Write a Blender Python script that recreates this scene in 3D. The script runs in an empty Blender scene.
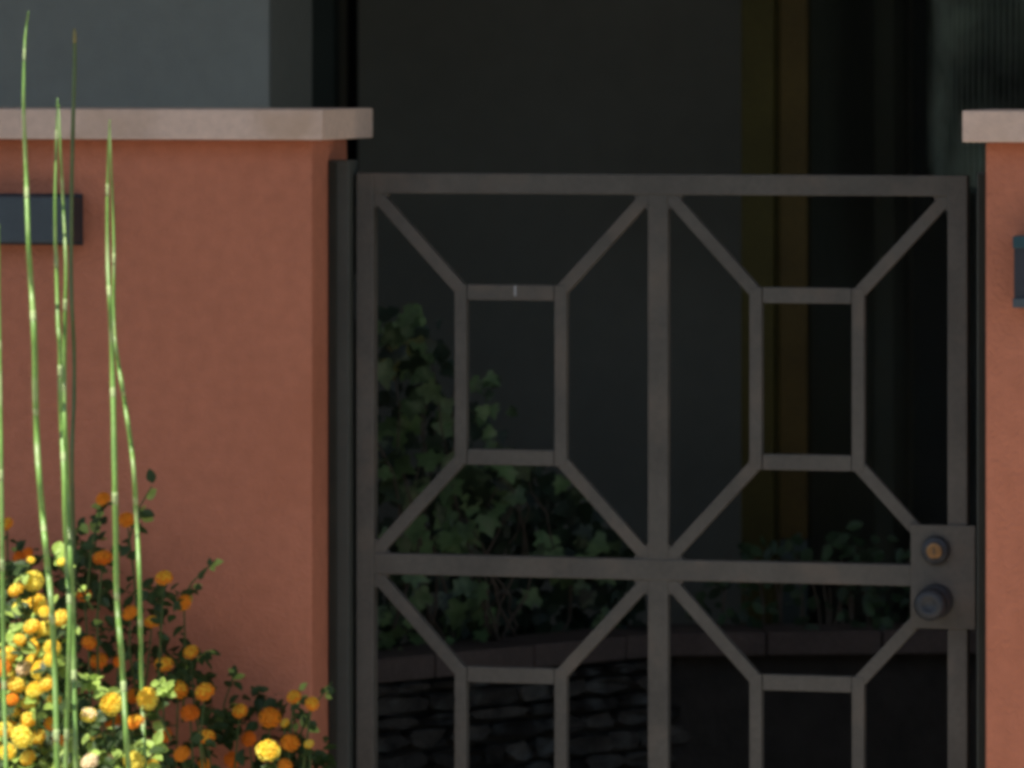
import bpy, bmesh, math, random
from mathutils import Vector, Matrix, noise
random.seed(7)
R = math.radians
sc = bpy.context.scene
COL = sc.collection

# ------------------------------------------------------------------ camera
FPX = 5500.0; TH = R(13.9); DIST = 8.3; HOR = 70.0; CAMZ = 1.45
fwd = Vector((-math.sin(TH), math.cos(TH), 0)); rgt = Vector((math.cos(TH), math.sin(TH), 0)); up = Vector((0, 0, 1))
CAM = Vector((0, 0, CAMZ)) - fwd * DIST
cd = bpy.data.cameras.new('camera'); cam = bpy.data.objects.new('camera', cd); COL.objects.link(cam)
cam.location = CAM; cam.rotation_euler = (R(90), 0, TH)
cd.sensor_width = 36; cd.lens = FPX / 1024 * 36
cd.shift_y = -(384 - HOR) / 1024
cd.clip_start = 0.1; cd.clip_end = 500
cd.dof.use_dof = True; cd.dof.focus_distance = 7.85; cd.dof.aperture_fstop = 7
sc.camera = cam
# ------------------------------------------------------------------ sky, sun, exposure
SUN = Vector((-0.30, -0.46, 0.84)).normalized()
w = bpy.data.worlds.new('World'); sc.world = w; w.use_nodes = True
nt = w.node_tree; nt.nodes.clear()
sky = nt.nodes.new('ShaderNodeTexSky'); sky.sky_type = 'NISHITA'; sky.sun_disc = False
sky.sun_elevation = math.asin(SUN.z); sky.sun_rotation = math.atan2(SUN.x, SUN.y)
bg = nt.nodes.new('ShaderNodeBackground'); bg.inputs[1].default_value = 0.12
wo = nt.nodes.new('ShaderNodeOutputWorld')
nt.links.new(sky.outputs[0], bg.inputs[0]); nt.links.new(bg.outputs[0], wo.inputs[0])
sl = bpy.data.lights.new('sun', 'SUN'); sl.energy = 5.0; sl.angle = R(0.5); sl.color = (1, .95, .86)
so = bpy.data.objects.new('sun', sl); COL.objects.link(so)
so.rotation_euler = (-SUN).to_track_quat('-Z', 'Y').to_euler()
sc.view_settings.view_transform = 'Standard'; sc.view_settings.look = 'None'
sc.view_settings.exposure = 0.50; sc.view_settings.gamma = 1
sc.view_settings.use_curve_mapping = False
sc.cycles.pixel_filter_type = 'BLACKMAN_HARRIS'; sc.cycles.filter_width = 4.0

def W(px, py, Y):
    """point of the plane y = Y seen at a pixel of the photograph"""
    ray = fwd + rgt * ((px - 512) / FPX) + up * ((HOR - py) / FPX)
    t = (Y - CAM.y) / ray.y
    return CAM + ray * t
def WD(px, py, d):
    return CAM + (fwd + rgt * ((px - 512) / FPX) + up * ((HOR - py) / FPX)) * d
def WX(px, Y): return W(px, HOR, Y).x

# ------------------------------------------------------------------ materials
def mat(name, col, rough=.8, var=.12, vscale=6, fine=0.0, bump=0.0, bscale=300, metal=0.0, spec=.3,
        stain=None, bscale2=None, transl=0.0, sss=0.0, obj_rand=0.0):
    m = bpy.data.materials.new(name); m.use_nodes = True
    n = m.node_tree.nodes; L = m.node_tree.links
    b = n['Principled BSDF']; out = n['Material Output']
    b.inputs['Roughness'].default_value = rough; b.inputs['Metallic'].default_value = metal
    b.inputs['Specular IOR Level'].default_value = spec
    tc = n.new('ShaderNodeTexCoord')
    geo = n.new('ShaderNodeNewGeometry')
    src = geo.outputs['Position']
    nz = n.new('ShaderNodeTexNoise'); nz.inputs['Scale'].default_value = vscale; nz.inputs['Detail'].default_value = 5
    L.new(src, nz.inputs['Vector'])
    mr = n.new('ShaderNodeMapRange'); mr.inputs['From Min'].default_value = .3; mr.inputs['From Max'].default_value = .7
    mr.inputs['To Min'].default_value = 1 - var; mr.inputs['To Max'].default_value = 1 + var
    L.new(nz.outputs['Fac'], mr.inputs['Value'])
    val = mr.outputs['Result']
    if fine:
        n2 = n.new('ShaderNodeTexNoise'); n2.inputs['Scale'].default_value = vscale * 14; n2.inputs['Detail'].default_value = 3
        L.new(src, n2.inputs['Vector'])
        m2 = n.new('ShaderNodeMapRange'); m2.inputs['From Min'].default_value = .3; m2.inputs['From Max'].default_value = .7
        m2.inputs['To Min'].default_value = 1 - fine; m2.inputs['To Max'].default_value = 1 + fine
        L.new(n2.outputs['Fac'], m2.inputs['Value'])
        mm = n.new('ShaderNodeMath'); mm.operation = 'MULTIPLY'
        L.new(val, mm.inputs[0]); L.new(m2.outputs['Result'], mm.inputs[1]); val = mm.outputs[0]
    if obj_rand:
        oi = n.new('ShaderNodeObjectInfo'); m3 = n.new('ShaderNodeMapRange')
        m3.inputs['To Min'].default_value = 1 - obj_rand; m3.inputs['To Max'].default_value = 1 + obj_rand
        L.new(oi.outputs['Random'], m3.inputs['Value'])
        mm = n.new('ShaderNodeMath'); mm.operation = 'MULTIPLY'
        L.new(val, mm.inputs[0]); L.new(m3.outputs['Result'], mm.inputs[1]); val = mm.outputs[0]
    vm = n.new('ShaderNodeVectorMath'); vm.operation = 'SCALE'
    vm.inputs[0].default_value = col[:3]; L.new(val, vm.inputs['Scale'])
    colout = vm.outputs[0]
    if stain:
        n4 = n.new('ShaderNodeTexNoise'); n4.inputs['Scale'].default_value = stain[1]; n4.inputs['Detail'].default_value = 6
        L.new(src, n4.inputs['Vector'])
        m4 = n.new('ShaderNodeMapRange'); m4.inputs['From Min'].default_value = .52; m4.inputs['From Max'].default_value = .72
        L.new(n4.outputs['Fac'], m4.inputs['Value'])
        mx = n.new('ShaderNodeMix'); mx.data_type = 'RGBA'
        m4.inputs['To Max'].default_value = stain[2]
        L.new(m4.outputs['Result'], mx.inputs['Factor']); L.new(colout, mx.inputs['A'])
        mx.inputs['B'].default_value = (*stain[0], 1); colout = mx.outputs['Result']
    L.new(colout, b.inputs['Base Color'])
    if bump:
        nb = n.new('ShaderNodeTexNoise'); nb.inputs['Scale'].default_value = bscale; nb.inputs['Detail'].default_value = 3
        L.new(src, nb.inputs['Vector'])
        bp = n.new('ShaderNodeBump'); bp.inputs['Strength'].default_value = bump; bp.inputs['Distance'].default_value = .004
        L.new(nb.outputs['Fac'], bp.inputs['Height']); L.new(bp.outputs['Normal'], b.inputs['Normal'])
    if transl:
        tr = n.new('ShaderNodeBsdfTranslucent'); L.new(colout, tr.inputs['Color'])
        ms = n.new('ShaderNodeMixShader'); ms.inputs[0].default_value = transl
        L.new(b.outputs[0], ms.inputs[1]); L.new(tr.outputs[0], ms.inputs[2]); L.new(ms.outputs[0], out.inputs['Surface'])
    return m

M = {}
M['stucco'] = mat('terracotta_stucco', (.535, .195, .110), .9, .05, 3.0, .07, 1.0, 150, spec=.15, stain=((.47, .165, .088), 4.5, .7))
M['cap'] = mat('cap_stone', (.70, .51, .39), .85, .10, 5, .07, .35, 200, spec=.2, stain=((.50, .33, .21), 9, .6))
M['gate'] = mat('bronze_paint', (.085, .076, .061), .6, .16, 9, .10, .15, 500, spec=.3, stain=((.125, .100, .075), 14, .8))
M['post'] = mat('post_paint', (.062, .065, .053), .6, .10, 7, .05, .15, 400, spec=.3)
M['jamb'] = mat('jamb_dark', (.028, .028, .020), .8, .15, 20)
M['slate'] = mat('slate_paint', (.070, .086, .092), .6, .1, 12, .05, .1, 300, spec=.3)
M['slate_dark'] = mat('slate_edge', (.035, .037, .042), .6, .1, 12)
M['teal'] = mat('teal_glaze', (.03, .075, .085), .4, .15, 30)
M['brass'] = mat('brass', (.27, .15, .065), .35, .1, 60, metal=.8)
M['iron'] = mat('black_iron', (.030, .032, .034), .45, .1, 60, spec=.35)
M['grey'] = mat('grey_render', (.32, .328, .28), .9, .06, 2.2, .04, .4, 200, spec=.15)
M['grey_shaded'] = mat('grey_render_shaded', (.165, .17, .145), .9, .06, 3, .04, .3, 200, spec=.15)
M['char'] = mat('charcoal_render', (.19, .184, .145), .9, .14, 1.6, .04, .3, 200, spec=.15)
M['dkgreen'] = mat('dark_green_paint', (.05, .065, .055), .6, .1, 5)
M['black'] = mat('opening_black', (.008, .008, .009), .8, .1, 5)
M['olive'] = mat('olive_stained_wood', (.060, .048, .009), .7, .15, 8, .1, .2, 120, spec=.2)
M['brown'] = mat('brown_stained_wood', (.076, .049, .011), .7, .15, 8, .1, .2, 120, spec=.2)
M['curtain'] = mat('curtain_cloth', (.50, .52, .45), .9, .75, 6, transl=.3, spec=.1)  # cloth; strong tone noise puts the glass reflection blotches into its colour
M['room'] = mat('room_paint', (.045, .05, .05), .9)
M['roof'] = mat('shade_slab_render', (.22, .21, .20), .9, .05, 2)  # only for the added unseen shade slab
M['ledge'] = mat('ledge_brick_cap', (.085, .066, .056), .85, .2, 9, .12, .5, 80, spec=.2)
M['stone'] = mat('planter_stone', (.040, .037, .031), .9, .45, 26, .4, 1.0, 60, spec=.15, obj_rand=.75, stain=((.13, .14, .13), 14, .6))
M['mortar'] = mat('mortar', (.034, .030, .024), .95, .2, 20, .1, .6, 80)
M['soil'] = mat('soil', (.035, .025, .018), 1, .3, 20, .2, .8, 60)
M['pave'] = mat('pavement_concrete', (.42, .38, .34), .9, .08, 2, .06, .3, 90, spec=.2)
M['asphalt'] = mat('asphalt', (.05, .05, .05), .9, .1, 2, .1, .3, 90)
M['court'] = mat('courtyard_paving', (.20, .16, .14), .9, .1, 2, .06, .3, 90, spec=.2)
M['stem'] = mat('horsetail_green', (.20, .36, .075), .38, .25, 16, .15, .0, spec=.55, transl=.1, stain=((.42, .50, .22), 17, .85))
M['stem_shaded'] = mat('horsetail_shaded_green', (.12, .16, .055), .5, .2, 16, .1, spec=.4)  # darker stem green, the shade near the wall put into the colour
M['node'] = mat('horsetail_band', (.36, .45, .19), .6, .1, 40)
M['tip'] = mat('horsetail_tip', (.30, .26, .10), .7, .2, 40)
M['leaf'] = mat('lantana_leaf', (.042, .078, .016), .55, .35, 22, .15, spec=.4, transl=.28)
M['sprig'] = mat('lantana_young_leaf', (.36, .50, .10), .55, .3, 22, spec=.4, transl=.3)
M['twig'] = mat('lantana_twig', (.075, .11, .03), .8, .2, 30)
M['f_yellow'] = mat('petal_yellow', (.98, .83, .13), .6, .12, 90, transl=.35, spec=.2)
M['f_gold'] = mat('petal_gold', (.96, .60, .05), .6, .15, 90, transl=.35, spec=.2)
M['f_orange'] = mat('petal_orange', (.90, .33, .022), .6, .15, 90, transl=.25, spec=.2)
M['f_deep'] = mat('petal_deep_orange', (.82, .22, .014), .6, .15, 90, transl=.25, spec=.2)
M['f_cream'] = mat('petal_cream', (.92, .74, .46), .6, .12, 90, transl=.25, spec=.2)
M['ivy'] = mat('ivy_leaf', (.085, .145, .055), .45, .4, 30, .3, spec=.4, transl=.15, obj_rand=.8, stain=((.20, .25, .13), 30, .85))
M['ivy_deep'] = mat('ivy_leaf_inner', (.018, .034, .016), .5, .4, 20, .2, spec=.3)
M['ivy_lime'] = mat('ivy_leaf_yellowing', (.20, .20, .06), .5, .3, 30, .1, spec=.4, transl=.15)
M['shrubleaf'] = mat('boxwood_leaf', (.026, .055, .020), .5, .3, 30, spec=.4, transl=.1, obj_rand=.4)
M['bark'] = mat('bark', (.09, .07, .05), .9, .3, 20)
M['glint'] = mat('glint_pale', (.34, .34, .33), .4, .1, 50)
M['farleaf'] = mat('street_tree_leaf', (.05, .09, .035), .7, .4, 1.5, transl=.2)
gl = bpy.data.materials.new('door_glass'); gl.use_nodes = True
n = gl.node_tree.nodes; L = gl.node_tree.links; n.clear()
o_ = n.new('ShaderNodeOutputMaterial'); t_ = n.new('ShaderNodeBsdfTransparent'); g_ = n.new('ShaderNodeBsdfGlossy')
t_.inputs[0].default_value = (.80, .82, .79, 1); g_.inputs['Roughness'].default_value = .16
fr = n.new('ShaderNodeFresnel'); fr.inputs[0].default_value = 1.2; mx = n.new('ShaderNodeMixShader')
L.new(fr.outputs[0], mx.inputs[0]); L.new(t_.outputs[0], mx.inputs[1]); L.new(g_.outputs[0], mx.inputs[2]); L.new(mx.outputs[0], o_.inputs[0])
M['glass'] = gl

# ------------------------------------------------------------------ builders
def link(name, me, parent=None):
    o = bpy.data.objects.new(name, me); COL.objects.link(o)
    if parent is not None: o.parent = parent
    return o
def obj(name, bm, m, parent=None, smooth=False, bevel=0, origin=None):
    if bevel:
        bmesh.ops.bevel(bm, geom=list(bm.edges), offset=bevel, segments=2, affect='EDGES', profile=.6)
    me = bpy.data.meshes.new(name)
    if parent is not None: off = parent.location.copy()
    else: off = Vector(origin) if origin is not None else Vector((0, 0, 0))
    bmesh.ops.translate(bm, verts=bm.verts, vec=-off)
    bm.to_mesh(me); bm.free()
    for mm in (m if isinstance(m, (list, tuple)) else [m]): me.materials.append(mm)
    if smooth:
        for p in me.polygons: p.use_smooth = True
    o = link(name, me, parent)
    if parent is None: o.location = off
    return o
def box(x0, x1, y0, y1, z0, z1, bm=None):
    bm = bm or bmesh.new()
    vs = [bm.verts.new((x, y, z)) for x in (x0, x1) for y in (y0, y1) for z in (z0, z1)]
    for f in ((0, 1, 3, 2), (4, 6, 7, 5), (0, 4, 5, 1), (2, 3, 7, 6), (0, 2, 6, 4), (1, 5, 7, 3)):
        bm.faces.new([vs[i] for i in f])
    return bm
def prism(pts, axis_lo, axis_hi, plane='xz', bm=None):
    """outline pts extruded; plane xz -> along y, plane xy -> along z"""
    bm = bm or bmesh.new()
    def P(p, a): return (p[0], a, p[1]) if plane == 'xz' else (p[0], p[1], a)
    lo = [bm.verts.new(P(p, axis_lo)) for p in pts]; hi = [bm.verts.new(P(p, axis_hi)) for p in pts]
    bm.faces.new(lo); bm.faces.new(hi[::-1])
    for i in range(len(pts)):
        j = (i + 1) % len(pts); bm.faces.new([lo[i], hi[i], hi[j], lo[j]])
    bmesh.ops.recalc_face_normals(bm, faces=bm.faces)
    return bm
def tube(pts, rad, seg=8, bm=None, squash=1.0):
    bm = bm or bmesh.new()
    rings = []
    for i, p in enumerate(pts):
        a = pts[max(i - 1, 0)]; b = pts[min(i + 1, len(pts) - 1)]
        t = (Vector(b) - Vector(a)).normalized()
        s = t.cross(Vector((.13, 1, .07))).normalized(); q = s.cross(t)
        r = rad[i] if isinstance(rad, (list, tuple)) else rad
        rings.append([bm.verts.new(Vector(p) + s * r * math.cos(k * math.tau / seg) + q * r * squash * math.sin(k * math.tau / seg)) for k in range(seg)])
    for a, b in zip(rings, rings[1:]):
        for k in range(seg):
            bm.faces.new([a[k], a[(k + 1) % seg], b[(k + 1) % seg], b[k]])
    bm.faces.new(rings[0][::-1]); bm.faces.new(rings[-1])
    return bm
def lathe(profile, centre, axis=Vector((0, -1, 0)), seg=24, bm=None):
    bm = bm or bmesh.new()
    q = Vector((0, 0, 1)).rotation_difference(axis)
    rings = []
    for r, h in profile:
        rings.append([bm.verts.new(Vector(centre) + q @ Vector((r * math.cos(k * math.tau / seg), r * math.sin(k * math.tau / seg), h))) for k in range(seg)])
    for a, b in zip(rings, rings[1:]):
        for k in range(seg): bm.faces.new([a[k], a[(k + 1) % seg], b[(k + 1) % seg], b[k]])
    bm.faces.new(rings[0][::-1]); bm.faces.new(rings[-1])
    bmesh.ops.recalc_face_normals(bm, faces=bm.faces)
    return bm
def thing(name, label, cat, loc=(0, 0, 0), group=None):
    o = bpy.data.objects.new(name, None); COL.objects.link(o); o.location = loc; o.empty_display_size = .1
    o['label'] = label; o['category'] = cat
    if group: o['group'] = group
    return o
def tag(o, label, cat, group=None):
    o['label'] = label; o['category'] = cat
    if group: o['group'] = group
    return o
def struct(name, bm, m):
    o = obj(name, bm, m); o['kind'] = 'structure'; return o

# ------------------------------------------------------------------ ground
bm = bmesh.new(); S = 200
bm.faces.new([bm.verts.new(p) for p in ((-S, -S, 0), (S, -S, 0), (S, S, 0), (-S, S, 0))])
struct('ground', bm, M['pave'])
bm = bmesh.new()
bm.faces.new([bm.verts.new(p) for p in ((-S, -21, .004), (S, -21, .004), (S, -2.7, .004), (-S, -2.7, .004))])
struct('road', bm, M['asphalt'])
bm = bmesh.new()
bm.faces.new([bm.verts.new(p) for p in ((-4, .29, .004), (4, .29, .004), (4, 6.0, .004), (-4, 6.0, .004))])
struct('courtyard_floor', bm, M['court'])
bm = bmesh.new()
bm.faces.new([bm.verts.new(p) for p in ((-3.2, -1.35, .005), (-.62, -1.35, .005), (-.62, -.001, .005), (-3.2, -.001, .005))])
struct('flower_bed_soil', bm, M['soil'])

# ------------------------------------------------------------------ garden walls with stone caps
CAPT = W(340, 109.2, -.045).z; CAPB = W(200, 139.8, -.045).z
XL = WX(312, 0); XR = WX(985.5, 0)
def cap_stones(parent, x0, x1, joints):
    xs = [x0] + joints + [x1]
    for a, b in zip(xs, xs[1:]):
        g = .0015
        obj('cap_stone', box(a + (g if a != x0 else 0), b - (g if b != x1 else 0), -.045, .245, CAPB, CAPT), M['cap'], parent, bevel=.003)
def garden_wall(x0, x1, label, ends, joints, cx0, cx1):
    t = thing('garden_wall', label, 'wall', ((x0 + x1) / 2, 0, 0), 'terracotta garden walls beside the gate')
    obj('wall_body', box(x0, x1, 0, .2, 0, CAPB - .0005), M['stucco'], t, bevel=.004)
    cap_stones(t, cx0, cx1, joints)
    return t
CXL = WX(322.5, -.045); CXR = WX(962, -.045)
garden_wall(-3.6, XL, 'terracotta stucco wall with pale stone cap left of the gate, behind the orange flowers', 1, [WX(-420, 0)], -3.62, CXL)
garden_wall(XR, 3.4, 'terracotta stucco wall with pale stone cap at the right edge, beside the lock side of the gate', 0, [XR + .75, XR + 1.6], CXR, 3.42)

# wall boxes
def wall_box(x0, x1, z0, z1, label, top=False):
    t = thing('wall_box', label, 'box', ((x0 + x1) / 2, -.02, z0))
    obj('back_plate', box(x0 - .004, x1 + .004, -.008, -.0005, z0 - .004, z1 + .004), M['slate_dark'], t, bevel=.001)
    obj('housing', box(x0, x1, -.048, -.0085, z0, z1), M['slate'] if not top else M['slate_dark'], t, bevel=.004)
    obj('shaded_end', box(x1 + .0004, x1 + .003, -.047, -.009, z0 + .001, z1 - .001), M['slate_dark'], t)  # dark end sheet, shade of the box side put into its colour
    if top:
        obj('top_band', box(x0 - .001, x1 + .001, -.052, -.009, z1 - .012, z1 + .006), M['teal'], t, bevel=.002)
        obj('bottom_band', box(x0 - .001, x1 + .001, -.052, -.009, z0 - .004, z0 + .010), M['slate'], t, bevel=.002)
    return t
a = W(71, 197, -.048); b = W(71, 243.5, -.048)
wall_box(a.x - .34, a.x, b.z, a.z, 'long slate grey box fixed on the left terracotta wall under its cap')
a = W(1013.5, 240, -.048); b = W(1013.5, 305, -.048)
wall_box(a.x, a.x + .25, b.z, a.z, 'dark box with a teal top band on the right terracotta wall', True)

# ------------------------------------------------------------------ gate
GY = .105; GD = .025          # front plane of the gate and depth of its frame tubes
gx = lambda px: WX(px, GY)
gz = lambda px, py: W(px, py, GY).z
XO0, XI0 = gx(356), gx(373.8)
XM0, XM1 = gx(647.3), gx(667.6)
XI1, XO1 = gx(947.4), gx(967.2)
ZT1, ZT0 = gz(400, 173), gz(400, 193.4)
ZM1, ZM0 = gz(400, 553.9), gz(400, 574.6)
pitch = (ZT1 + ZT0) / 2 - (ZM1 + ZM0) / 2
ZB1, ZB0 = ZM1 - pitch, ZM0 - pitch
gate = thing('metal_gate', 'dark bronze metal gate of octagonal bars between the two terracotta walls', 'gate', (XO0, GY, ZB0))
def gbar(name, x0, x1, z0, z1, d0=0, d1=GD, bev=.0022):
    return obj(name, box(x0, x1, GY + d0, GY + d1, z0, z1), M['gate'], gate, bevel=bev)
gbar('stile', XO0, XI0, ZB0, ZT1); gbar('stile', XI1, XO1, ZB0, ZT1)
gbar('top_rail', XI0 - .001, XI1 + .001, ZT0, ZT1, .0012, GD - .0012)
gbar('bottom_rail', XI0 - .001, XI1 + .001, ZB0, ZB1, .0012, GD - .0012)
gbar('middle_rail', XI0 - .001, XI1 + .001, ZM0, ZM1, .0012, GD - .0012)
gbar('mullion', XM0, XM1, ZB1 - .001, ZT0 + .001, .0026, GD - .0026)
def diag(p, q, wdt, d0=.0038, d1=GD - .0038):
    p = Vector(p); q = Vector(q); t = (q - p).normalized(); s = Vector((-t.y, t.x)) * wdt / 2
    pts = [p - s, q - s, q + s, p + s]
    return obj('diagonal_bar', prism([(v.x, v.y) for v in pts], GY + d0, GY + d1), M['gate'], gate, bevel=.0018)
tw = .0195
for (cx0, cx1, rx0, rx1) in ((XI0, XM0, gx(453.8), gx(566)), (XM1, XI1, gx(748.8), gx(863.8))):
    for (ztop, zbot) in ((ZT0, ZM1), (ZM0, ZB1)):
        hh = ztop - zbot
        z1 = ztop - (gz(500, 284.8) - ZT0) * -1 if False else ztop - (ZT0 - gz(480, 284.6))
        z0 = zbot + (gz(480, 465.0) - ZM1)
        th = gz(480, 284.6) - gz(480, 300.2)
        for xa, xb in ((rx0, rx0 + .0192), (rx1 - .0192, rx1)):
            gbar('upright_bar', xa, xb, z0, z1, .003, GD - .003, .0018)
        gbar('crossbar', rx0 + .020, rx1 - .020, z1 - th, z1, .0045, GD - .0045, .0018)
        gbar('crossbar', rx0 + .020, rx1 - .020, z0, z0 + th, .0045, GD - .0045, .0018)
        for gxc, sx in ((cx0, 1), (cx1, -1)):
            for gzc, sz in ((ztop, -1), (zbot, 1)):
                sg = .0235
                obj('gusset', prism([(gxc - sx * .002, gzc - sz * .002), (gxc + sx * sg, gzc - sz * .002), (gxc + sx * sg * .92, gzc + sz * .003), (gxc + sx * .003, gzc + sz * sg * .92), (gxc - sx * .002, gzc + sz * sg)], GY + .0052, GY + GD - .006), M['gate'], gate)
        diag((cx0 - .004, ztop + .004), (rx0 + .011, z1 - .010), tw)
        diag((cx1 + .004, ztop + .004), (rx1 - .011, z1 - .010), tw, .0042, GD - .0042)
        diag((cx0 - .004, zbot - .004), (rx0 + .011, z0 + .010), tw)
        diag((cx1 + .004, zbot - .004), (rx1 - .011, z0 + .010), tw, .0042, GD - .0042)
obj('weld_glint', box(gx(513.6), gx(515.4), GY + .0036, GY + .0044, gz(514, 296), gz(514, 285.5)), M['glint'], gate)  # pale sliver painted as the glint of a weld spot
# lock plate and knobs
px0, px1 = gx(911.0), gx(975.5); pz1, pz0 = gz(940, 525), gz(940, 628.5)
obj('lock_plate', box(px0, px1, GY - .004, GY - .0005, pz0, pz1), M['gate'], gate, bevel=.0012)
obj('lock_case', box(px0 + .004, px1 - .003, GY + .0285, GY + .031, pz0 + .003, pz1 - .003), M['gate'], gate, bevel=.001)
c = W(936, 550, GY - .004)
db = obj('deadbolt', lathe([(.0215, 0), (.0215, .006), (.019, .011), (.0135, .0135), (.012, .0135)], (c.x, GY - .004, c.z)), M['iron'], gate, smooth=False)
kc = obj('key_cylinder', lathe([(.0115, .0), (.0115, .004), (.0095, .005)], (c.x, GY - .0172, c.z)), M['brass'], gate)
kc.parent = db; kc.location = gate.location - gate.location; db_loc = db.location
obj('key_slot', box(c.x - .001, c.x + .001, GY - .0232, GY - .0212, c.z - .005, c.z + .005), M['iron'], gate)
c = W(936, 601, GY - .004)
obj('door_knob', lathe([(.026, 0), (.026, .004), (.023, .008), (.011, .011), (.010, .030), (.019, .038), (.0245, .047), (.0245, .056), (.019, .064), (.010, .066), (.0095, .0635), (.001, .0635)], (c.x, GY - .004, c.z), seg=32), M['iron'], gate, smooth=True)
# hinges
for zz in (ZT0 - .16, ZB1 + .14):
    obj('hinge', tube([(XO0 - .006, GY + .016, zz - .035), (XO0 - .006, GY + .016, zz + .035)], .0055, 10), M['post'], gate)
# posts
def gate_post(x0, x1, zt, y0, y1, label):
    t = thing('gate_post', label, 'post', ((x0 + x1) / 2, y0, 0))
    obj('post_tube', box(x0, x1, y0, y1, .004, zt), M['post'], t, bevel=.003)
    obj('jamb_strip', box(x0 + .0032, x0 + (x1 - x0) * .42, y0 - .0022, y0 - .0002, .02, zt - .004), M['jamb'], t)  # dark strip over the left part of the post front
    obj('base_plate', box(x0 - .0 , x1 + .0, y0 - .012, y0 - .0005, .004, .012), M['post'], t)
    return t
gate_post(XL + .0006, WX(349.3, .088), W(340, 160, .09).z, .088, .140, 'slim dark steel post between the gate hinge side and left wall')
gate_post(gx(977), XR - .0006, W(980, 172, .10).z, .100, .140, 'slim dark steel post on the lock side against the right wall')

# ------------------------------------------------------------------ house behind
house = thing('house', 'dark grey house front with timber framed glass door under an added shading roof', 'house', (0, 2.4, 0))
BY = 1.0
bx = WX(270.5, BY)
# depth of the return so that it ends at px 312
lo, hi = BY, BY + 1.5
for _ in range(40):
    mid = (lo + hi) / 2
    v = Vector((bx, mid, CAMZ)) - CAM; pxm = 512 + FPX * v.dot(rgt) / v.dot(fwd)
    if pxm < 312: lo = mid
    else: hi = mid
RY = lo
SHADE_SLAB_Z = 3.05
obj('side_wing_wall', box(-4.0, bx - .003, BY, RY, 0, SHADE_SLAB_Z), M['grey'], house)
obj('shaded_return', box(bx - .0025, bx, BY + .001, RY, 0, SHADE_SLAB_Z), M['grey_shaded'], house)  # side face in a darker grey, its shade put into the colour
BK = 2.4
xa = WX(300, BK); xb = WX(331, BK); xc = WX(358, BK); xd = WX(741, BK) + .3
obj('rear_wall', box(xc, xd, BK, BK + .15, 0, SHADE_SLAB_Z), M['char'], house)
wdw = obj('side_window', box(xa - .3, xb, BK + .02, BK + .06, 0, SHADE_SLAB_Z), M['dkgreen'], house)
obj('dark_opening', box(xb, xc, BK + .12, BK + .14, 0, SHADE_SLAB_Z), M['black'], house)  # black sheet for the unlit opening, its darkness put into the colour
obj('rear_wall_left', box(-4, xa - .3, BK, BK + .15, 0, SHADE_SLAB_Z), M['char'], house)
# timber frame and glass door on the right, nearer
DY = 1.60
p1, p2 = WX(741, DY), WX(773, DY); p3, p4 = WX(780, DY + .02), WX(807, DY + .02)
obj('outer_door_post', box(p1, p2, DY, DY + .06, 0, SHADE_SLAB_Z), M['olive'], house, bevel=.003)
obj('rebate_strip', box(p2 + .0003, p3 - .0003, DY + .025, DY + .055, 0, SHADE_SLAB_Z), M['olive'], house)
obj('inner_door_post', box(p3, p4, DY + .015, DY + .06, W(790, 540, DY).z, SHADE_SLAB_Z), M['brown'], house, bevel=.003)
obj('inner_door_post_foot', box(p3 + .001, p4 - .001, DY + .02, DY + .058, 0, W(790, 540, DY).z - .001), M['dkgreen'], house)
obj('glass_pane', box(p4 + .0005, 2.6, DY + .03, DY + .036, 0, SHADE_SLAB_Z), M['glass'], house)
# pleated curtain
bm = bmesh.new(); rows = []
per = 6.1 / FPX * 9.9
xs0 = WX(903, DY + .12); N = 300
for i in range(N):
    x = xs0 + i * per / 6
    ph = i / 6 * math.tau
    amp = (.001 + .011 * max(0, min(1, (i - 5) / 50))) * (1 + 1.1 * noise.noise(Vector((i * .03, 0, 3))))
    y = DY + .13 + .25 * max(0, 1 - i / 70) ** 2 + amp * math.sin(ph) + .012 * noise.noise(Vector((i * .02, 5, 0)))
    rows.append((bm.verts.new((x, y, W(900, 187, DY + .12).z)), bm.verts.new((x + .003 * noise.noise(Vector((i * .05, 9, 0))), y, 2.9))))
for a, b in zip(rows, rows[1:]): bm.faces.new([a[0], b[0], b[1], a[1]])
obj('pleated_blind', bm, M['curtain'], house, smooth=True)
obj('blind_rail', box(xs0, 2.5, DY + .118, DY + .145, W(900, 193, DY + .12).z, W(900, 187.5, DY + .12).z), M['dkgreen'], house, bevel=.002)
obj('room_wall', box(p4 + .04, 2.6, DY + .9, DY + 1.0, 0, SHADE_SLAB_Z), M['room'], house)
obj('partition', box(p1 + .01, p1 + .10, DY + .061, BK + .3, 0, SHADE_SLAB_Z), M['char'], house)
obj('right_wall', box(2.6, 2.75, DY, 3.0, 0, SHADE_SLAB_Z), M['char'], house)
# added unseen roof slab, its edge placed to shade the wall
YE = -1.78
obj('shade_slab', box(-5.0, 5.0, YE, 4.2, SHADE_SLAB_Z + .002, SHADE_SLAB_Z + .2), M['roof'], house)
obj('shade_slab_fascia', box(-5.0, 5.0, YE - .03, YE - .0005, SHADE_SLAB_Z - .03, SHADE_SLAB_Z + .22), M['char'], house)
obj('far_wall', box(-4.0, 4.0, 3.6, 3.7, 0, SHADE_SLAB_Z), M['char'], house)

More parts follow.
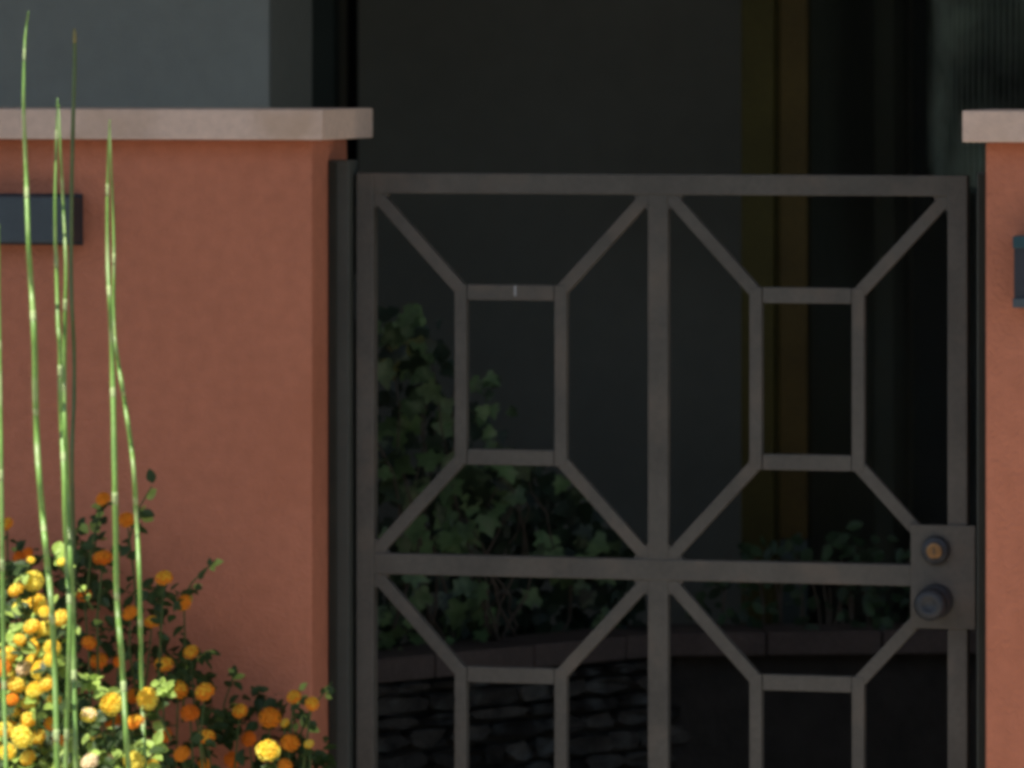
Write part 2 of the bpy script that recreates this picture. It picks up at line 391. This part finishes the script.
# ------------------------------------------------------------------ raised stone planter behind the gate
A = WD(340, 686, 8.95); B = WD(655, 655.5, 9.40); C_ = WD(1000, 655.5, 9.45)
ZL = WD(380, 682, 9.0).z
planter = thing('stone_planter', 'low rubble stone planter with a brown ledge behind the gate', 'planter', (B.x, B.y, 0))
LT = .040
def seg_frame(p, q):
    p = Vector((p.x, p.y, 0)); q = Vector((q.x, q.y, 0)); t = (q - p).normalized(); nrm = Vector((t.y, -t.x, 0))
    return p, q, t, nrm
core = [(A.x, A.y + .035), (B.x, B.y + .035), (C_.x, C_.y + .035), (C_.x, 1.55), (A.x, 1.2 + .1)]
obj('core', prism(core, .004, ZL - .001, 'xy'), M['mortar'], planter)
obj('soil', prism([(A.x, A.y + .06), (B.x, B.y + .06), (C_.x, C_.y + .06), (C_.x, 1.54), (A.x, 1.29)], ZL, ZL + .028, 'xy'), M['soil'], planter)
for (p, q) in ((A, B), (B, C_)):
    p, q, t, nrm = seg_frame(p, q); Lg = (q - p).length
    x = 0
    while x < Lg - .02:                                   # ledge of flat cap slabs
        wd = min(random.uniform(.17, .24), Lg - x)
        bm = box(0.0015, wd - .0015, -.012, .13, 0, LT)
        dz = random.uniform(-.0015, .0015)
        m4 = Matrix(((t.x, -nrm.x, 0, p.x + t.x * x), (t.y, -nrm.y, 0, p.y + t.y * x), (0, 0, 1, ZL + .0 + dz), (0, 0, 0, 1)))
        bmesh.ops.transform(bm, matrix=m4, verts=bm.verts)
        obj('ledge_slab', bm, M['ledge'], planter, bevel=.004)
        x += wd
    z = ZL - .006
    while z > .03 and p.x < B.x - .01:                                         # rubble courses
        h = random.uniform(.015, .040); x = -random.uniform(0, .05)
        while x < Lg:
            wd = random.uniform(.04, .13)
            hh = h * random.uniform(.75, 1.02)
            bm = bmesh.new(); bmesh.ops.create_cube(bm, size=1)
            bmesh.ops.subdivide_edges(bm, edges=bm.edges, cuts=2)
            for v in bm.verts:
                v.co.x *= 1 - .18 * (abs(v.co.z) > .4); v.co.z *= 1 - .2 * (abs(v.co.x) > .4)
                v.co += Vector((random.uniform(-.06, .06), random.uniform(-.16, .16), random.uniform(-.09, .09)))
            pr = random.uniform(.0, .014)
            bmesh.ops.scale(bm, vec=(wd - .001, .06, hh), verts=bm.verts)
            m4 = Matrix(((t.x, -nrm.x, 0, p.x + t.x * (x + wd / 2) + nrm.x * (pr - .03)), (t.y, -nrm.y, 0, p.y + t.y * (x + wd / 2) + nrm.y * (pr - .03)), (0, 0, 1, z - h / 2), (0, 0, 0, 1)))
            bmesh.ops.transform(bm, matrix=m4, verts=bm.verts)
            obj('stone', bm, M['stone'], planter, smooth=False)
            x += wd
        z -= h + .004

# ------------------------------------------------------------------ ivy on the planter
def ivy_leaf_mesh(name, m, seed):
    rnd = random.Random(seed)
    out = [(0, 0), (.30, -.12), (.52, .12), (.34, .30), (.50, .58), (.24, .62), (0, 1.05), (-.24, .62), (-.50, .58), (-.34, .30), (-.52, .12), (-.30, -.12)]
    bm = bmesh.new()
    cen = bm.verts.new((0, .35, -.03)); vs = []
    for x, y in out:
        vs.append(bm.verts.new((x * rnd.uniform(.85, 1.12), y * rnd.uniform(.92, 1.08), .10 * abs(x) - .14 * y * y * .5 + rnd.uniform(-.02, .02))))
    for i in range(len(vs)): bm.faces.new([cen, vs[i], vs[(i + 1) % len(vs)]])
    me = bpy.data.meshes.new(name); bm.to_mesh(me); bm.free(); me.materials.append(m)
    for p in me.polygons: p.use_smooth = True
    return me
ivym = [ivy_leaf_mesh('leaf', M['ivy'], s) for s in range(4)] + [ivy_leaf_mesh('leaf', M['ivy_lime'], 9)]
def put_leaf(me, p, size, parent, face=Vector((0, -1, .35)), spread=.9, name='leaf'):
    o = link(name, me, parent)
    nrm = (face.normalized() + Vector((random.uniform(-1, 1), random.uniform(-1, 1), random.uniform(-1, 1))) * spread * .6).normalized()
    q = Vector((0, 0, 1)).rotation_difference(nrm).to_matrix().to_4x4()
    # hang tip downwards
    spin = Matrix.Rotation(math.pi + random.gauss(0, .75), 4, 'Z')
    # align local y to world down as seen on the leaf plane
    ly = (q @ spin @ Vector((0, 1, 0)))
    mw = Matrix.Translation(p - parent.location) @ q @ spin @ Matrix.Scale(size, 4)
    o.matrix_local = mw
    return o
ivy = thing('ivy_plant', 'dense variegated ivy climbing the left end of the stone planter behind the gate', 'ivy', (A.x + .15, A.y + .15, ZL))
cnt = 0
def ledge_depth(px):
    return 9.0 + (px - 380) / 270 * .4 if px < 650 else 9.4
def ivy_region(n, xr, yr, dens, mats, smin, smax, parent):
    global cnt
    k = 0; tries = 0
    while k < n and tries < 20000:
        tries += 1
        px = random.uniform(*xr); py = random.uniform(*yr)
        if not dens(px, py): continue
        d = ledge_depth(px) + random.uniform(.05, .22)
        put_leaf(random.choice(mats), WD(px, py, d), random.uniform(smin, smax), parent)
        k += 1
top1 = lambda px: 300 + max(0, px - 440) * 3.2 + 12 * math.sin(px * .3)
ivy_region(100, (368, 478), (296, 640), lambda x, y: y > top1(x) and x < 452 + (y - 300) * .25 and noise.noise(Vector((x * .035, y * .03, 1))) > .04, ivym[:4], .028, .052, ivy)
ivy_region(6, (388, 440), (325, 375), lambda x, y: True, ivym[4:], .03, .036, ivy)
ivy_region(22, (468, 520), (376, 455), lambda x, y: abs(x - 490 - (y - 400) * .25) < 18, ivym[:4], .018, .03, ivy)
ivy_region(80, (440, 640), (455, 634), lambda x, y: y > 455 + max(0, x - 545) * .95 and noise.noise(Vector((x * .03, y * .03, 4))) > -.08, ivym[:4], .026, .048, ivy)
ivy_region(20, (370, 420), (600, 655), lambda x, y: True, ivym[:4], .02, .035, ivy)
def leaves_mesh(region, n, y0):
    bmL = bmesh.new(); k = 0
    while k < n:
        px = random.uniform(region[0], region[1]); py = random.uniform(region[2], region[3])
        if not region[4](px, py): continue
        k += 1
        p = WD(px, py, ledge_depth(px) + random.uniform(.16, .34)); s = random.uniform(.02, .04)
        q = Vector((0, 0, 1)).rotation_difference(Vector((random.gauss(0, .5), -1, random.uniform(-.2, 1))).normalized()).to_matrix() @ Matrix.Rotation(math.pi + random.gauss(0, .9), 3, 'Z')
        vs = [bmL.verts.new(p + q @ Vector((x * s, y * s, .1 * abs(x) * s))) for x, y in ((0, 0), (.45, .1), (.45, .5), (0, 1.05), (-.45, .5), (-.45, .1))]
        bmL.faces.new(vs[0:4]); bmL.faces.new([vs[3], vs[4], vs[5], vs[0]])
    return bmL
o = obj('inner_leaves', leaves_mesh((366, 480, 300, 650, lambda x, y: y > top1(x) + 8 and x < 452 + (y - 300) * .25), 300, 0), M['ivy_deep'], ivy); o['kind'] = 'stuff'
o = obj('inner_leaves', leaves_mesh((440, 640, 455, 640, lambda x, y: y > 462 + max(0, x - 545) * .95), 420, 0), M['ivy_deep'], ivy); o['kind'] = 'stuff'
bm = bmesh.new()                                   # vine stems
for k in range(16):
    px = random.uniform(380, 560); y0 = 640; pts = []
    topy = random.uniform(330, 430) if px < 470 else random.uniform(460, 540)
    for i in range(9):
        f = i / 8; pts.append(WD(px + 18 * math.sin(f * 4 + k) + 6 * random.uniform(-1, 1), y0 + (topy - y0) * f, ledge_depth(px) + .12 + .05 * math.sin(f * 5 + k)))
    tube(pts, [.0028 * (1 - .6 * i / 8) for i in range(9)], 5, bm)
obj('vine_stem', bm, M['bark'], ivy, smooth=True)

shrub2 = thing('low_shrub', 'low dark green bush at the foot of the timber door posts', 'shrub', (C_.x - .4, C_.y + .1, ZL))
me_small = []
for s in range(3):
    bm = bmesh.new()
    vs = [bm.verts.new((x, y, .12 * abs(x))) for x, y in ((0, 0), (.32, .35), (.25, .75), (0, 1), (-.25, .75), (-.32, .35))]
    mid_ = bm.verts.new((0, .5, 0))
    for i in range(6): bm.faces.new([mid_, vs[i], vs[(i + 1) % 6]])
    me = bpy.data.meshes.new('leaf'); bm.to_mesh(me); bm.free(); me.materials.append(M['shrubleaf']); me_small.append(me)
k = 0
while k < 260:
    px = random.uniform(690, 965); py = random.uniform(520, 645)
    topy = 548 - 18 * math.sin((px - 700) * .012) + 14 * noise.noise(Vector((px * .04, 0, 7))) + (25 if px < 735 else 0)
    if py < topy: continue
    d = 9.45 + random.uniform(0, .2)
    put_leaf(random.choice(me_small), WD(px, py, d), random.uniform(.022, .036), shrub2, Vector((0, -1, .8)), 1.3)
    k += 1
bm = bmesh.new()
for k in range(22):
    px = random.uniform(710, 950); p = WD(px, 650, 9.5); q = WD(px + random.uniform(-15, 15), random.uniform(550, 590), 9.55)
    tube([p, (p + q) / 2 + Vector((random.uniform(-.01, .01), 0, 0)), q], [.003, .0025, .0015], 5, bm)
obj('twigs', bm, M['bark'], shrub2)

# ------------------------------------------------------------------ horsetail reeds
def smooth_path(pts, n):
    out = []
    P = [pts[0]] + pts + [pts[-1]]
    m = len(pts) - 1
    for i in range(n + 1):
        u = i / n * m; j = min(int(u), m - 1); f = u - j
        p0, p1, p2, p3 = P[j], P[j + 1], P[j + 2], P[j + 3]
        out.append(tuple(.5 * ((2 * b) + (-a + c) * f + (2 * a - 5 * b + 4 * c - d) * f * f + (-a + 3 * b - 3 * c + d) * f ** 3) for a, b, c, d in zip(p0, p1, p2, p3)))
    return out
def reed(pix, Y, wpx, label, m='stem', taper=.28, ground=True, blunt=False):
    base = W(pix[-1][0], pix[-1][1], Y)
    pp = smooth_path(pix, 60)
    pts = [W(x, y, Y + .02 * math.sin(y * .006 + x)) for x, y in pp]
    last = pts[-1]; prev = pts[-6]
    dirn = (last - prev).normalized()
    if last.z > .02:
        nseg = 12
        for i in range(1, nseg + 1):
            f = i / nseg; z = last.z * (1 - f) + .0
            pts.append(Vector((last.x + dirn.x * (last.z - z) * .4, last.y, z)))
    pts = pts[::-1]
    n_ = len(pts); r0 = wpx / 2 / FPX * 7.3 * .82
    t = thing('horsetail_reed', label, 'reed', (pts[0].x, pts[0].y, 0), 'tall green reeds in front of the wall')
    total = pts[-1].z
    rad = []
    for p in pts:
        f = p.z / total
        if blunt: r = r0 * (1 if f < .985 else .85)
        else:
            e = min(1, (1 - f) / taper); r = r0 * (.22 + .78 * e ** .7)
        rad.append(r * (1 + .05 * math.sin(p.z * 80)))
    obj('stalk', tube(pts, rad, 10), M[m], t, smooth=True)
    # node bands
    z = .1 + random.uniform(0, .05)
    while z < total - .03:
        for i in range(n_ - 1):
            if pts[i].z <= z < pts[i + 1].z:
                f = (z - pts[i].z) / (pts[i + 1].z - pts[i].z); c = pts[i].lerp(pts[i + 1], f); tdir = (pts[i + 1] - pts[i]).normalized(); r = rad[i]
                obj('node_band', tube([c - tdir * .008, c - tdir * .003, c + tdir * .003, c + tdir * .008], [r * .99, r * 1.03, r * 1.03, r * .99], 10), M['node' if m == 'stem' else 'stem_shaded'], t, smooth=True)
                break
        z += random.uniform(.10, .19)
    if blunt:
        c = pts[-1]
        obj('tip', tube([c - Vector((0, 0, .016)), c + Vector((0, 0, .0)), c + Vector((0, 0, .006))], [rad[-1] * 1.15, rad[-1] * 1.1, rad[-1] * .5], 10), M['tip'], t, smooth=True)
    return t
reed([(28.5, 12), (25, 40), (24, 75), (23.7, 108), (26, 170), (28, 230), (29.5, 262), (32.5, 305), (34.7, 350), (35.6, 400), (38, 460), (43, 520), (47, 560), (51.8, 610), (55, 680), (57.3, 768)], -1.34, 7.0, 'tallest pale green reed, its pointed tip near the top left corner')
reed([(57.5, 98), (56.8, 130), (55.3, 190), (55.5, 240), (56.3, 260), (58, 320), (60, 350), (60.5, 400), (63.5, 460), (66, 540), (69.5, 610), (69, 660), (65.6, 768)], -1.32, 6.0, 'bright green reed left of its twin, second tip from the left')
reed([(58.8, 104), (60.5, 150), (63, 200), (65.5, 250), (66, 275), (64.8, 325), (64, 400), (66.5, 460), (69.5, 540), (72.5, 600), (74, 680), (76, 768)], -1.30, 6.0, 'bright green reed bowing to the right of its twin, just left of the dark reed')
reed([(74.5, 32), (74.6, 60), (73.4, 110), (71.5, 200), (71.3, 288), (74, 350), (74, 400), (72, 460), (74, 560), (75, 650), (76, 768)], -.22, 5.6, 'shaded dark green reed with blunt yellowish tip rising close to the wall', 'stem_shaded', blunt=True)
reed([(109.8, 120), (108.5, 150), (107.5, 200), (107.6, 250), (109, 290), (111.5, 335), (113.2, 400), (114.3, 460), (115.6, 520), (117, 600), (122, 660), (126.5, 740), (129, 768)], -1.32, 6.6, 'lime green reed on the right, its stalk running straight down through the flowers')
reed([(110, 128), (111, 160), (113, 210), (114, 256), (113.5, 310), (115.5, 345), (124, 398), (132.8, 460), (136.7, 520), (139.5, 580), (140.5, 620), (141.2, 660), (143, 720), (145, 768)], -1.12, 5.6, 'rightmost reed, bending outwards to the right halfway down')
reed([(-1, 225), (-.5, 300), (.5, 400), (1.5, 500), (3, 610), (4.2, 690), (6, 768)], -1.32, 5.5, 'reed cut off by the left edge of the picture')

# ------------------------------------------------------------------ lantana shrub
SH = Vector((WX(90, -.5), -.5, 0))
lant = thing('lantana_shrub', 'flowering shrub with round orange and yellow flower heads at lower left', 'shrub', SH)
def head_mesh(name, m_out, m_in, seed):   # a flattened cluster of small open florets
    rnd = random.Random(seed); bm = bmesh.new()
    bmesh.ops.create_icosphere(bm, subdivisions=1, radius=.90)
    for f in bm.faces: f.material_index = 0
    N = 36
    for i in range(N):
        zz = 1 - (i + .5) / N * 1.35; ph = i * 2.399963
        rr = math.sqrt(max(0, 1 - zz * zz)); nrm = Vector((rr * math.cos(ph), rr * math.sin(ph), zz)).normalized()
        s = nrm.cross(Vector((.3, .2, 1)).normalized() if abs(nrm.z) < .9 else Vector((1, 0, 0))).normalized(); q = nrm.cross(s)
        c = nrm * rnd.uniform(.92, 1.02); a0 = rnd.uniform(0, 1.5)
        cv = bm.verts.new(c * .93); vs = []
        for k in range(8):
            r = (.34 if k % 2 == 0 else .17) * rnd.uniform(.9, 1.1); a = a0 + k * math.tau / 8
            vs.append(bm.verts.new(c + (s * math.cos(a) + q * math.sin(a)) * r + nrm * rnd.uniform(0, .06)))
        for k in range(8):
            f = bm.faces.new([cv, vs[k], vs[(k + 1) % 8]]); f.material_index = 1 if zz > .55 else 0
    me = bpy.data.meshes.new(name); bm.to_mesh(me); bm.free(); me.materials.append(m_out); me.materials.append(m_in)
    return me
HMX = {'y': ('f_yellow', 'f_gold'), 'g': ('f_gold', 'f_yellow'), 'o': ('f_orange', 'f_orange'), 'd': ('f_deep', 'f_deep'), 'c': ('f_yellow', 'f_cream')}
HX = {k: [head_mesh('flower_head', M[a_], M[b_], 20 + i_) for i_ in range(2)] for k, (a_, b_) in HMX.items()}
HM = {'y': head_mesh('flower_head', M['f_yellow'], M['f_yellow'], 1), 'g': head_mesh('flower_head', M['f_gold'], M['f_yellow'], 2),
      'o': head_mesh('flower_head', M['f_orange'], M['f_gold'], 3), 'd': head_mesh('flower_head', M['f_deep'], M['f_orange'], 4),
      'c': head_mesh('flower_head', M['f_cream'], M['f_cream'], 5)}
# px, py, radius, colour, 1 = in the sun at the front of the bush, 0 = deep in the bush by the wall
F = [(103, 499, 8, 'o', 0), (127, 520, 8.5, 'o', 0), (7, 524, 7, 'o', 0), (19, 558, 8, 'd', 0), (28, 553, 6, 'd', 0), (103, 558, 9.5, 'd', 0), (33, 581, 10.5, 'y', 1), (84, 595, 8, 'd', 0),
     (164, 578, 10.5, 'o', 0), (184, 603, 10.5, 'o', 0), (21, 607, 9, 'y', 1), (37, 604, 10, 'y', 1), (152, 622, 9, 'o', 0), (130, 613, 8, 'o', 0), (32, 627, 8, 'g', 1),
     (46, 629, 9, 'y', 1), (40, 646, 11, 'y', 1), (61, 618, 8.5, 'g', 1), (89, 643, 8.5, 'd', 0), (99, 661, 9, 'd', 0), (24, 668, 7, 'c', 1), (42, 671, 11.5, 'y', 1), (191, 652, 7, 'o', 0),
     (164, 664, 10, 'o', 0), (16, 685, 9.5, 'g', 1), (178, 690, 10, 'o', 0), (205, 692, 10, 'o', 0), (240, 711, 8.5, 'o', 0), (30, 702, 8.5, 'y', 1), (14, 716, 9, 'g', 1), (12, 700, 7, 'o', 1),
     (112, 704, 10.5, 'y', 1), (134, 696, 8, 'd', 0), (148, 699, 10.5, 'y', 1), (89, 715, 9, 'c', 1), (112, 721, 9, 'd', 0), (135, 722, 8, 'o', 1), (22, 737, 12, 'y', 1), (38, 737, 8, 'g', 1),
     (51, 724, 7, 'o', 1), (96, 735, 7, 'c', 1), (163, 735, 9.5, 'd', 0), (190, 713, 9, 'd', 0), (206, 737, 10, 'o', 0), (182, 754, 9, 'o', 0), (90, 762, 9, 'c', 1), (115, 753, 8, 'c', 1),
     (134, 761, 11, 'y', 1), (205, 766, 9, 'o', 0), (249, 739, 8, 'd', 0), (270, 718, 10, 'o', 0), (285, 723, 6, 'g', 0), (268, 751, 10.5, 'y', 1), (290, 743, 10, 'o', 0), (309, 744, 6, 'g', 0),
     (294, 697, 7.5, 'o', 0), (312, 704, 8.5, 'o', 0), (2, 690, 8, 'd', 0), (1, 712, 8, 'o', 0), (4, 745, 7, 'o', 0), (62, 562, 5, 'y', 1), (31, 560, 4, 'y', 1), (68, 648, 6, 'd', 0), (118, 662, 6, 'd', 0),
     (72, 690, 7, 'd', 0), (60, 700, 6, 'o', 0), (153, 765, 6, 'y', 1), (232, 760, 8, 'd', 0), (285, 766, 8, 'o', 0),
     (8, 655, 8, 'g', 1), (52, 648, 8, 'y', 1), (3, 668, 8, 'o', 1), (36, 690, 9, 'y', 1), (48, 684, 8, 'g', 1), (6, 730, 9, 'g', 1), (8, 752, 9, 'y', 1), (28, 758, 8, 'g', 1), (60, 742, 6, 'o', 1), (50, 660, 7, 'y', 1), (20, 640, 7, 'g', 1), (45, 612, 7, 'y', 1), (52, 640, 9, 'y', 1), (34, 660, 8, 'y', 1), (10, 672, 8, 'y', 1), (54, 700, 7, 'g', 1), (16, 590, 7, 'g', 1), (44, 748, 7, 'y', 1), (28, 720, 8, 'g', 1)]
heads = []
for (px, py, r, c, lit) in F:
    Y = random.uniform(-1.24, -1.14) if lit else random.uniform(-.30, -.16)
    if px > 225: Y = -.70 if lit else random.uniform(-.22, -.13)
    p = W(px, py, Y); heads.append((p, lit, px, py))
    d = (p - CAM).dot(fwd)
    o = link('flower_head', random.choice([HM[c], HM[c]] + HX[c]), lant)
    r *= random.uniform(.98, 1.2) * (1.08 if lit else 1)
    nrm = Vector((random.uniform(-.5, .5), -1 + random.uniform(-.2, .4), random.uniform(.4, 1.4))).normalized()
    o.matrix_local = Matrix.Translation(p - SH) @ Vector((0, 0, 1)).rotation_difference(nrm).to_matrix().to_4x4() @ Matrix.Rotation(random.uniform(0, 6), 4, 'Z') @ Matrix.Diagonal((1, random.uniform(.82, 1.1), random.uniform(.6, .95), 1)) @ Matrix.Scale(r / FPX * d / 1.12, 4)
# leaves
def leaf(bm, p, nrm, tip, s):
    nrm = nrm.normalized(); tip = (tip - nrm * tip.dot(nrm)).normalized(); sd = nrm.cross(tip)
    prof = ((0, 0), (.30, .28), (.33, .5), (.2, .8), (0, 1))
    mid_ = [bm.verts.new(p + tip * s * f + nrm * (-.18 * s * f * f)) for f in (0, .28, .5, .8, 1)]
    for sg in (1, -1):
        ed = [bm.verts.new(p + tip * s * f + sd * sg * wd * s + nrm * (.07 * s - .18 * s * f * f)) for wd, f in prof[1:4]]
        ch = [mid_[0]] + ed + [mid_[4]]
        bm.faces.new([mid_[0], ed[0], mid_[1]] if sg > 0 else [mid_[0], mid_[1], ed[0]])
        bm.faces.new([mid_[1], ed[0], ed[1], mid_[2]] if sg > 0 else [mid_[2], ed[1], ed[0], mid_[1]])
        bm.faces.new([mid_[2], ed[1], ed[2], mid_[3]] if sg > 0 else [mid_[3], ed[2], ed[1], mid_[2]])
        bm.faces.new([mid_[3], ed[2], mid_[4]] if sg > 0 else [mid_[4], ed[2], mid_[3]])
def rdir(): return Vector((random.gauss(0, 1), random.gauss(0, 1), random.gauss(0, 1))).normalized()
bm = bmesh.new(); bs = bmesh.new(); bt = bmesh.new()
XW = lambda px, Y: WX(px, Y)
def back_top(px):
    if px < 215: return 548 + abs(px - 80) * .42 + max(0, px - 165) * 1.5
    return 705 + max(0, 250 - px) * .3 + max(0, px - 318) * 6 + 16 * math.sin(px * .09)
def front_top(px): return 612 + max(0, px - 30) * 1.7
nl = 0; tries = 0
while nl < 4300 and tries < 90000:
    tries += 1
    if random.random() < .62:                      # rear part of the bush, against the wall
        px = random.uniform(-60, 330); Y = -.04 - .20 * random.random() ** 1.4; top = back_top(px)
        dens = .04 if px < 215 else .20
        if px > 215: Y = -.03 - .10 * random.random()
    else:                                          # front part
        px = random.uniform(-70, 110); Y = -random.uniform(.72, .98); top = front_top(px); dens = -.02
    top += 30 * noise.noise(Vector((px * .035, Y * 5, 2)))
    p0 = W(px, top, Y); z = p0.z * (1 - random.random() ** 1.3) + .01 if p0.z > .1 else .05
    p = Vector((p0.x, Y, z))
    if noise.noise(p * 14) < dens: continue
    if z < .22 and random.random() < .6: continue
    leaf(bm, p, Vector((0, -.4, 1)) + rdir() * .75, rdir() + Vector((0, -.3, -.2)), random.uniform(.014, .028)); nl += 1
# sprigs that stand out against the wall
for (sx, sy, ex, ey, Y) in ((128, 545, 152, 486, -.12), (176, 610, 216, 560, -.10), (178, 668, 208, 652, -.10), (220, 745, 236, 668, -.08), (296, 745, 332, 682, -.10), (296, 735, 300, 690, -.07), (60, 560, 80, 525, -.1), (10, 600, 18, 545, -.1),
                            (95, 560, 104, 508, -.1), (20, 660, 12, 632, -.95), (66, 575, 55, 555, -.9), (75, 690, 96, 680, -.85), (150, 765, 155, 745, -.9), (172, 700, 160, 684, -.5), (118, 700, 100, 690, -.9)):
    a = W(sx, sy, Y); b = W(ex, ey, Y - .01)
    mid_ = (a + b) / 2 + Vector((-.006, 0, .004))
    tube([a, mid_, b], [.0018, .0014, .001], 5, bt)
    for k in range(13):
        f = random.uniform(.25, 1.05); c = a.lerp(b, f)
        leaf(bm if (k % 3 or Y < -.5) and Y > -.5 else bs, c, Vector((0, -.8, .6)) + rdir() * .6, (b - a).normalized() * .5 + rdir(), random.uniform(.012, .024))
# stems up to every flower head with leaves around it
for (p, lit, px, py) in heads:
    q = Vector((p.x + random.uniform(-.03, .03), p.y + random.uniform(0, .05), max(.02, p.z - (random.uniform(.04, .08) if lit else random.uniform(.12, .22)))))
    tube([q, (p + q) / 2 + Vector((random.uniform(-.008, .008), 0, 0)), p], [.002, .0016, .0012], 5, bt)
    for k in range(5):
        c = p.lerp(q, random.uniform(.08, .8))
        leaf(bs if random.random() < (.35 if lit else .08) else bm, c, Vector((0, -.6, .8)) + rdir() * .6, rdir(), random.uniform(.014, .026))
for k in range(26):
    b0 = Vector((SH.x + random.uniform(-.22, .12), random.uniform(-.8, -.2), 0)); e = Vector((b0.x + random.uniform(-.1, .08), b0.y + random.uniform(-.12, .12), random.uniform(.25, .42)))
    tube([b0, (b0 + e) / 2 + Vector((random.uniform(-.02, .02), 0, 0)), e], [.0035, .0028, .0015], 6, bt)
for k in range(70):
    px = random.uniform(-20, 75); py = random.uniform(590, 750)
    leaf(bs, W(px, py, random.uniform(-1.2, -1.08)), Vector((-.2, -.8, .8)) + rdir() * .6, rdir(), random.uniform(.010, .020))
# fresh low growth along the bottom of the picture
for k in range(760):
    px = random.uniform(-40, 150); py = random.uniform(748, 835); Y = random.uniform(-1.22, -.95)
    leaf(bs if random.random() < .5 else bm, W(px, py, Y), Vector((-.2, -.8, .8)) + rdir() * .7, rdir() + Vector((0, 0, .8)), random.uniform(.014, .028))
o = obj('foliage', bm, M['leaf'], lant, smooth=False); o['kind'] = 'stuff'
o = obj('young_foliage', bs, M['sprig'], lant, smooth=False); o['kind'] = 'stuff'
o = obj('twigs', bt, M['twig'], lant, smooth=True); o['kind'] = 'stuff'

# ------------------------------------------------------------------ trees across the street (mirrored in the door glass)
bm = bmesh.new(); rnd = random.Random(3)
for k in range(20000):
    x = rnd.uniform(-26, 18); h = 6.4 + 2.0 * noise.noise(Vector((x * .25, 0, 0)))
    z = rnd.uniform(.1, h); y = -24 + rnd.uniform(-1.5, 1.5)
    if noise.noise(Vector((x * .55, z * .6, 8))) < (-.20 if z < 3.2 else -.34): continue
    s = rnd.uniform(.2, .42); a = Vector((rnd.gauss(0, 1), rnd.gauss(0, 1), rnd.gauss(0, 1))).normalized(); b = a.orthogonal().normalized()
    p = Vector((x, y, z)); bm.faces.new([bm.verts.new(p + a * s), bm.verts.new(p + b * s), bm.verts.new(p - a * s), bm.verts.new(p - b * s)])
o = obj('street_tree_belt', bm, M['farleaf']); o['kind'] = 'stuff'
